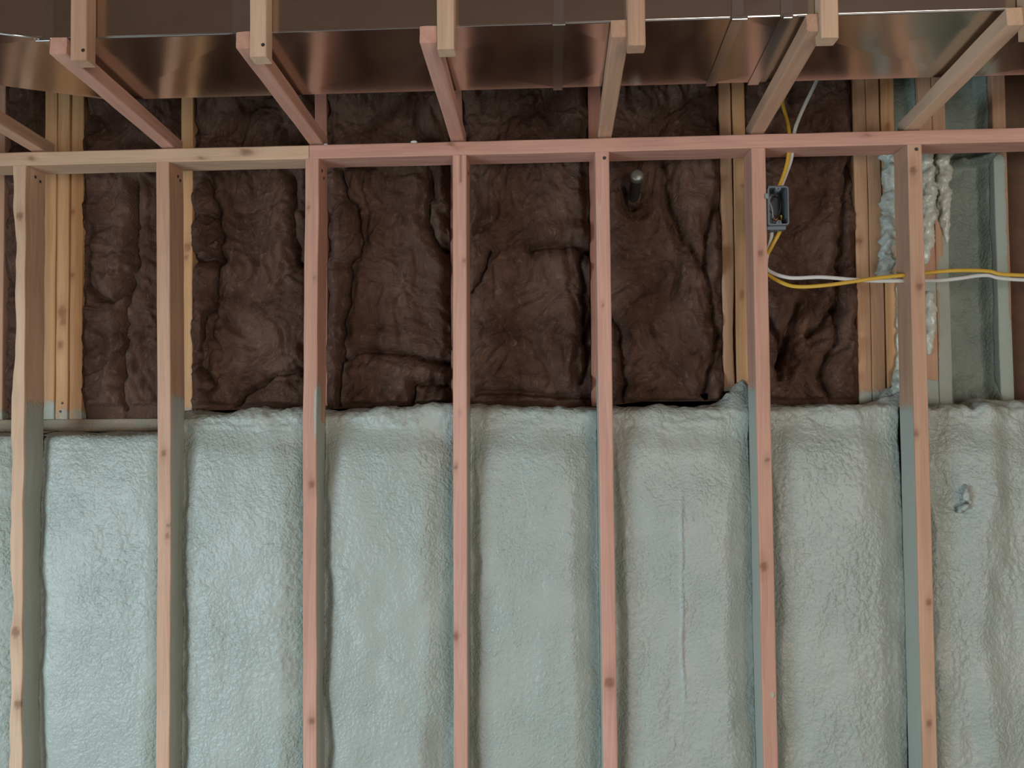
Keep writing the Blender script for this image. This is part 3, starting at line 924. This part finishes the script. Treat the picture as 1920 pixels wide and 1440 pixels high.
foam_bay(8, None, ROUND, 'foam fill past the right edge of the picture', 83.5, xr=1.76)
foam_bay(None, 7, FLAT, 'foam fill past the left edge of the picture', 93.5, dome=0.25, lipk=0.15, xl=-2.26)


def knob(v, c, nseg):
    k = 1 + 0.55 * noise3(v[:, 0] * 130, v[:, 1] * 130, v[:, 2] * 110)
    cc = np.repeat(c, nseg, 0)
    return cc + (v - cc) * k[:, None]


for pts, rr in (([(1.084, .048, 1.270), (1.090, .038, 1.282), (1.099, .034, 1.288), (1.107, .046, 1.291)], [.004, .008, .008, .004]),
                ([(1.094, .050, 1.296), (1.099, .035, 1.308), (1.098, .033, 1.322), (1.101, .040, 1.334), (1.103, .052, 1.342)], [.005, .009, .008, .006, .003]),
                ([(1.110, .050, 1.282), (1.110, .041, 1.296), (1.112, .050, 1.31)], [.003, .006, .003])):
    link('torn_flap', tube_mesh('torn_flap', pts, rr, nseg=14, step=.003, lump=knob), FOAM, torn_bay)

# foam sprayed on the upper wall between the rear posts
def foam_panel(x0, x1, z0, z1, ybase, lab, seed, curl=0.035):
    nu = int((x1 - x0) / 0.004) + 1
    zs = np.arange(z0, z1, 0.0045); xs = np.linspace(x0, x1, nu)
    X, Z = np.meshgrid(xs, zs)
    Y = ybase + 0.008 * noise3(X * 12, Z * 7, seed) + 0.005 * noise3(X * 30, Z * 20, seed + 4) - 0.003 * np.abs(noise3(X * 70, Z * 60, seed + 6))
    e = np.minimum(X - x0, x1 - X)
    Y -= curl * (1 - sstep(0, 0.022, e + noise3(Z * 8, 0.2, seed) * .006))
    Y -= 0.035 * np.exp(-((X - x0) / .03) ** 2) * np.exp(-((Z - 2.19) / .03) ** 2)
    Y -= 0.03 * sstep(1.66, 1.56, Z) * (0.6 + noise3(X * 20, Z * 20, seed))
    Y -= 0.05 * np.exp(-((Z - 2.27) / .012) ** 2) * sstep(x0 + .02, x0 + .06, X) * (0.8 + noise3(X * 25, 0.1, seed))
    Y = np.clip(Y, 0.150, 0.276)
    o = link('sprayed_foam', grid_solid('sprayed_foam', np.stack([X, Y, Z], -1), nu, len(zs), 0.280), FOAM_SHADED)
    return tag(o, lab, 'foam insulation', 'foam sprayed between the rear posts')


foam_panel(1.1475, 1.2785, 1.5375, 2.79, 0.250, 'shade-darkened green foam sprayed between the posts at the far right', 81.0)
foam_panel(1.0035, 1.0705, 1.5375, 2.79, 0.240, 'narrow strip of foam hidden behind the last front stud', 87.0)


def lumpy(seed, amp):
    def f(v, c, nseg):
        cc = np.repeat(c, nseg, 0)
        d = v - cc
        r = np.linalg.norm(d, axis=1)[:, None]
        s = np.repeat(np.arange(len(c)), nseg)
        a = np.tile(np.arange(nseg) / nseg, len(c))
        tw = np.sin(2 * math.pi * a + c[s][:, 2] * 95 + 2.5 * noise3(c[s][:, 2] * 14, 0.2, seed))
        k = 1 + amp * tw * 0.45 + amp * noise3(v[:, 0] * 70, v[:, 1] * 70, v[:, 2] * 55 + seed) + amp * .5 * noise3(v[:, 0] * 160, v[:, 1] * 160, v[:, 2] * 130 + seed)
        return cc + d * k[:, None]
    return f


def drip(pts, r, lab, seed, amp=0.5):
    o = link('foam_drip', tube_mesh('foam_drip', pts, r, nseg=20, step=0.004, lump=lumpy(seed, amp)), FOAM_GLOSS)
    return tag(o, lab, 'foam insulation', 'glossy foam drips on the rear posts')


drip([(0.984, .172, 2.282), (0.981, .170, 2.175), (0.971, .170, 2.069), (0.966, .168, 2.001), (0.962, .166, 1.962), (0.968, .170, 1.925), (0.976, .178, 1.912)],
     [.025, .022, .021, .019, .026, .025, .014], 'thick twisted glossy foam drip left of the last front stud', 5.0, 0.55)
drip([(1.001, .180, 1.930), (0.999, .180, 1.86), (0.997, .180, 1.75), (0.995, .178, 1.668), (0.991, .168, 1.635), (0.985, .160, 1.590), (0.985, .165, 1.550)],
     [.008, .006, .008, .008, .021, .022, .014], 'thin foam drip swelling into a lump at its foot', 9.0, 0.5)
drip([(1.082, .176, 2.282), (1.084, .174, 2.191), (1.083, .174, 2.100), (1.077, .178, 1.993), (1.074, .186, 1.96)],
     [.020, .021, .019, .014, .006], 'glossy foam drip on the upper part of the half sprayed post', 13.0, 0.35)
drip([(1.084, .184, 1.88), (1.084, .180, 1.857), (1.083, .180, 1.78), (1.080, .184, 1.728), (1.08, .188, 1.70)],
     [.006, .014, .015, .012, .005], 'short foam drip low on the half sprayed post', 17.0, 0.35)
drip([(1.130, .184, 2.284), (1.130, .182, 2.211), (1.134, .184, 2.134), (1.138, .188, 2.057), (1.140, .192, 2.02)],
     [.021, .021, .017, .010, .004], 'braided looking foam drip on the green sprayed post', 21.0, 0.45)

# small foam crumb on top of the plate
import bmesh as _bm
bmx = _bm.new(); _bm.ops.create_icosphere(bmx, subdivisions=2, radius=0.006)
for q in bmx.verts: q.co = Vector((q.co.x * 1.5, q.co.y, q.co.z * .7)) * (1 + 0.5 * float(noise3(q.co.x * 300, q.co.y * 300, q.co.z * 300)))
mec = bpy.data.meshes.new('foam_crumb'); bmx.to_mesh(mec); bmx.free()
CRUMB = plain('foam_crumb', (0.66, 0.70, 0.64), 0.6)
for (x, y, s, lab) in ((-0.366, 0.008, 1.0, 'white foam crumb lying on the plate left of the middle joist'), (-0.610, 0.006, .6, 'tiny pale crumb on the plate beside the joint')):
    o = link('foam_crumb', mec, None) if mec.materials else link('foam_crumb', mec, CRUMB)
    o.location = (x, y, PLATE_T + 0.0035 * s); o.scale = (s, s, s)
    tag(o, lab, 'foam crumb')

# ------------------------------------------------------------------ pipe stub in the batt
pipe = bpy.data.objects.new('pipe_stub', None); col.objects.link(pipe); pipe.location = (0.2505, 0.200, 2.166)
tag(pipe, 'short dull metal pipe stub poking out of the batt under the plate', 'pipe')
bpy.context.view_layer.update()
pA, pB = Vector((0.2505, 0.215, 2.160)), Vector((0.2490, 0.085, 2.203))
me = tube_mesh('pipe_body', [pA, pA.lerp(pB, .5), pB], 0.0155, nseg=24, step=.02)
o = link('pipe_body', me, plain('shaded_pipe', (0.035, 0.032, 0.028), 0.5, 0.2)); o.parent = pipe; o.matrix_parent_inverse = pipe.matrix_world.inverted()  # near-black colour stands in for the shade under the pipe
dd = (pB - pA).normalized()
me = tube_mesh('pipe_cap', [pB - dd * .012, pB - dd * .002, pB + dd * .006, pB + dd * .010], [0.0185, 0.0190, 0.0185, 0.012], nseg=24, step=.02)
o = link('pipe_cap', me, PIPE_M); o.parent = pipe; o.matrix_parent_inverse = pipe.matrix_world.inverted()

# ------------------------------------------------------------------ electrical box
bx0, bx1, bz0, bz1 = 0.5845, 0.6395, 2.037, 2.141
by0, by1 = -0.007, 0.062
box = bpy.data.objects.new('electrical_box', None); col.objects.link(box); box.location = (0.6105, -0.007, bz0)
tag(box, 'grey plastic single gang electrical box nailed to the front stud, open', 'electrical box')
bpy.context.view_layer.update()


def bchild(name, me, mat):
    o = link(name, me, mat); o.parent = box; o.matrix_parent_inverse = box.matrix_world.inverted(); return o


def rrect(x0, x1, z0, z1, r, y, n=5):
    out = []
    for cx, cz, a0 in ((x1 - r, z1 - r, 0), (x0 + r, z1 - r, 90), (x0 + r, z0 + r, 180), (x1 - r, z0 + r, 270)):
        for k in range(n):
            a = math.radians(a0 + 90 * k / (n - 1)); out.append((cx + r * math.cos(a), y, cz + r * math.sin(a)))
    return out


t = 0.0035
rings = [rrect(bx0, bx1, bz0, bz1, .007, by1), rrect(bx0, bx1, bz0, bz1, .007, by0 + .001), rrect(bx0 + .0008, bx1 - .0008, bz0 + .0008, bz1 - .0008, .0065, by0),
         rrect(bx0 + t, bx1 - t, bz0 + t, bz1 - t, .005, by0), rrect(bx0 + t, bx1 - t, bz0 + t, bz1 - t, .005, by1 - t)]
v = [p for r in rings for p in r]; n = 20
f = [(k * n + i, k * n + (i + 1) % n, (k + 1) * n + (i + 1) % n, (k + 1) * n + i) for k in range(4) for i in range(n)]
f.append(tuple(range(n))); f.append(tuple(4 * n + i for i in range(n)))
bchild('box_shell', fix_normals(mesh('box_shell', v, f, smooth=False)), GREY_PVC)
xm = (bx0 + bx1) / 2
for z, s in ((bz1 - t, -1), (bz0 + t, 1)):
    v, f = [], []
    for y in (by0 - .0004, by1 - .03):
        for k in range(9):
            a = math.pi * k / 8
            v.append((xm + .0075 * math.cos(a), y, z + s * .010 * math.sin(a)))
    for k in range(8): f.append((k, k + 1, 10 + k, 9 + k))
    f.append(tuple(range(9))); f.append(tuple(range(9, 18))); f.append((0, 8, 17, 9))
    bchild('screw_boss', fix_normals(mesh('screw_boss', v, f, smooth=False)), GREY_PVC)
    nn = nail(box, (xm, by0 - .0004, z + s * .0045), (0, -1, 0), 0.0022); nn.name = 'screw_hole'
bchild('nail_bracket', box_mesh('nail_bracket', bx0 - .0005, bx1 - .006, by0 + .010, by0 + .055, bz0 - .010, bz0 - .0002, .0015), GREY_PVC)
bchild('nail_bracket', box_mesh('nail_bracket', bx0 + .004, bx1 - .004, by0 + .014, by0 + .05, bz1 + .0002, bz1 + .006, .0015), GREY_PVC)
bchild('mounting_tab', box_mesh('mounting_tab', bx0 - .0068, bx0 + .001, by0 + .0005, by0 + .006, bz1 - .032, bz1 - .018, .001), plain('tab_grey', (.22, .25, .25), .5))
for k, (mat, pts) in enumerate((
        (WHITE, [(xm - .005, .05, bz1 - .012), (xm - .014, .03, bz1 - .03), (xm - .010, .018, bz1 - .055), (xm - .008, .02, bz0 + .026)]),
        (COPPER, [(xm - .010, .022, bz0 + .022), (xm - .004, .010, bz0 + .017), (xm + .003, .012, bz0 + .024), (xm - .002, .02, bz0 + .026), (xm - .010, .022, bz0 + .014)]),
        (COPPER, [(xm + .006, .05, bz1 - .010), (xm - .012, .04, bz1 - .05), (xm + .004, .022, bz0 + .026), (xm - .006, .016, bz0 + .018)]),
        (BLACK_INS, [(xm + .004, .05, bz1 - .012), (xm + .012, .02, bz1 - .03), (xm + .010, .016, bz1 - .06), (xm + .002, .03, bz0 + .02)]),
        (YELLOW, [(xm + .018, .05, bz0 + .012), (xm + .018, .035, bz0 + .022), (xm + .014, .02, bz0 + .032)]))):
    bchild('conductor', tube_mesh('conductor', pts, 0.0014 if mat is not YELLOW else 0.0026, nseg=8, step=.004), mat)

# ------------------------------------------------------------------ cables
def cable(pts, mat, lab, rb=0.5):
    o = link('electrical_cable', tube_mesh('electrical_cable', pts, 0.0052, rb, nseg=12, step=.008), mat)
    return tag(o, lab, 'cable', 'flat cables at the electrical box')


cable([(0.690, 0.20, 2.56), (0.678, 0.160, 2.494), (0.667, 0.130, 2.421), (0.663, 0.060, 2.313), (0.655, 0.045, 2.234), (0.639, 0.038, 2.181), (0.624, 0.035, 2.148), (0.620, 0.034, 2.136)], YELLOW,
      'yellow cable dropping through the top plate into the electrical box')
cable([(0.800, 0.14, 2.56), (0.774, 0.120, 2.506), (0.755, 0.110, 2.464), (0.703, 0.080, 2.368), (0.676, 0.058, 2.304), (0.666, 0.051, 2.237), (0.648, 0.045, 2.188), (0.632, 0.042, 2.150), (0.629, .042, 2.138)], WHITE,
      'white cable running down beside the yellow one above the electrical box')
cable([(0.606, 0.040, 2.036), (0.604, 0.040, 2.014), (0.5965, 0.045, 1.979), (0.592, 0.050, 1.951), (0.596, 0.045, 1.925), (0.647, 0.030, 1.902), (0.732, 0.030, 1.902), (0.816, 0.030, 1.894), (0.888, 0.035, 1.890), (0.985, 0.045, 1.891), (1.049, 0.050, 1.891), (1.106, 0.050, 1.896), (1.176, 0.050, 1.903), (1.273, 0.050, 1.889), (1.78, 0.050, 1.868)], WHITE,
      'white cable leaving the box bottom and running right across the bays', 0.55)
cable([(0.629, 0.035, 2.036), (0.620, 0.030, 2.019), (0.604, 0.035, 1.989), (0.5925, 0.052, 1.958), (0.596, 0.050, 1.917), (0.633, 0.030, 1.886), (0.673, 0.024, 1.876), (0.744, 0.022, 1.879), (0.815, 0.024, 1.888), (0.889, 0.028, 1.898), (0.984, 0.034, 1.907), (1.048, 0.036, 1.913), (1.104, 0.036, 1.915), (1.173, 0.037, 1.912), (1.270, 0.037, 1.899), (1.78, 0.037, 1.884)], YELLOW,
      'yellow cable sagging below the box and running right across the bays', 0.55)
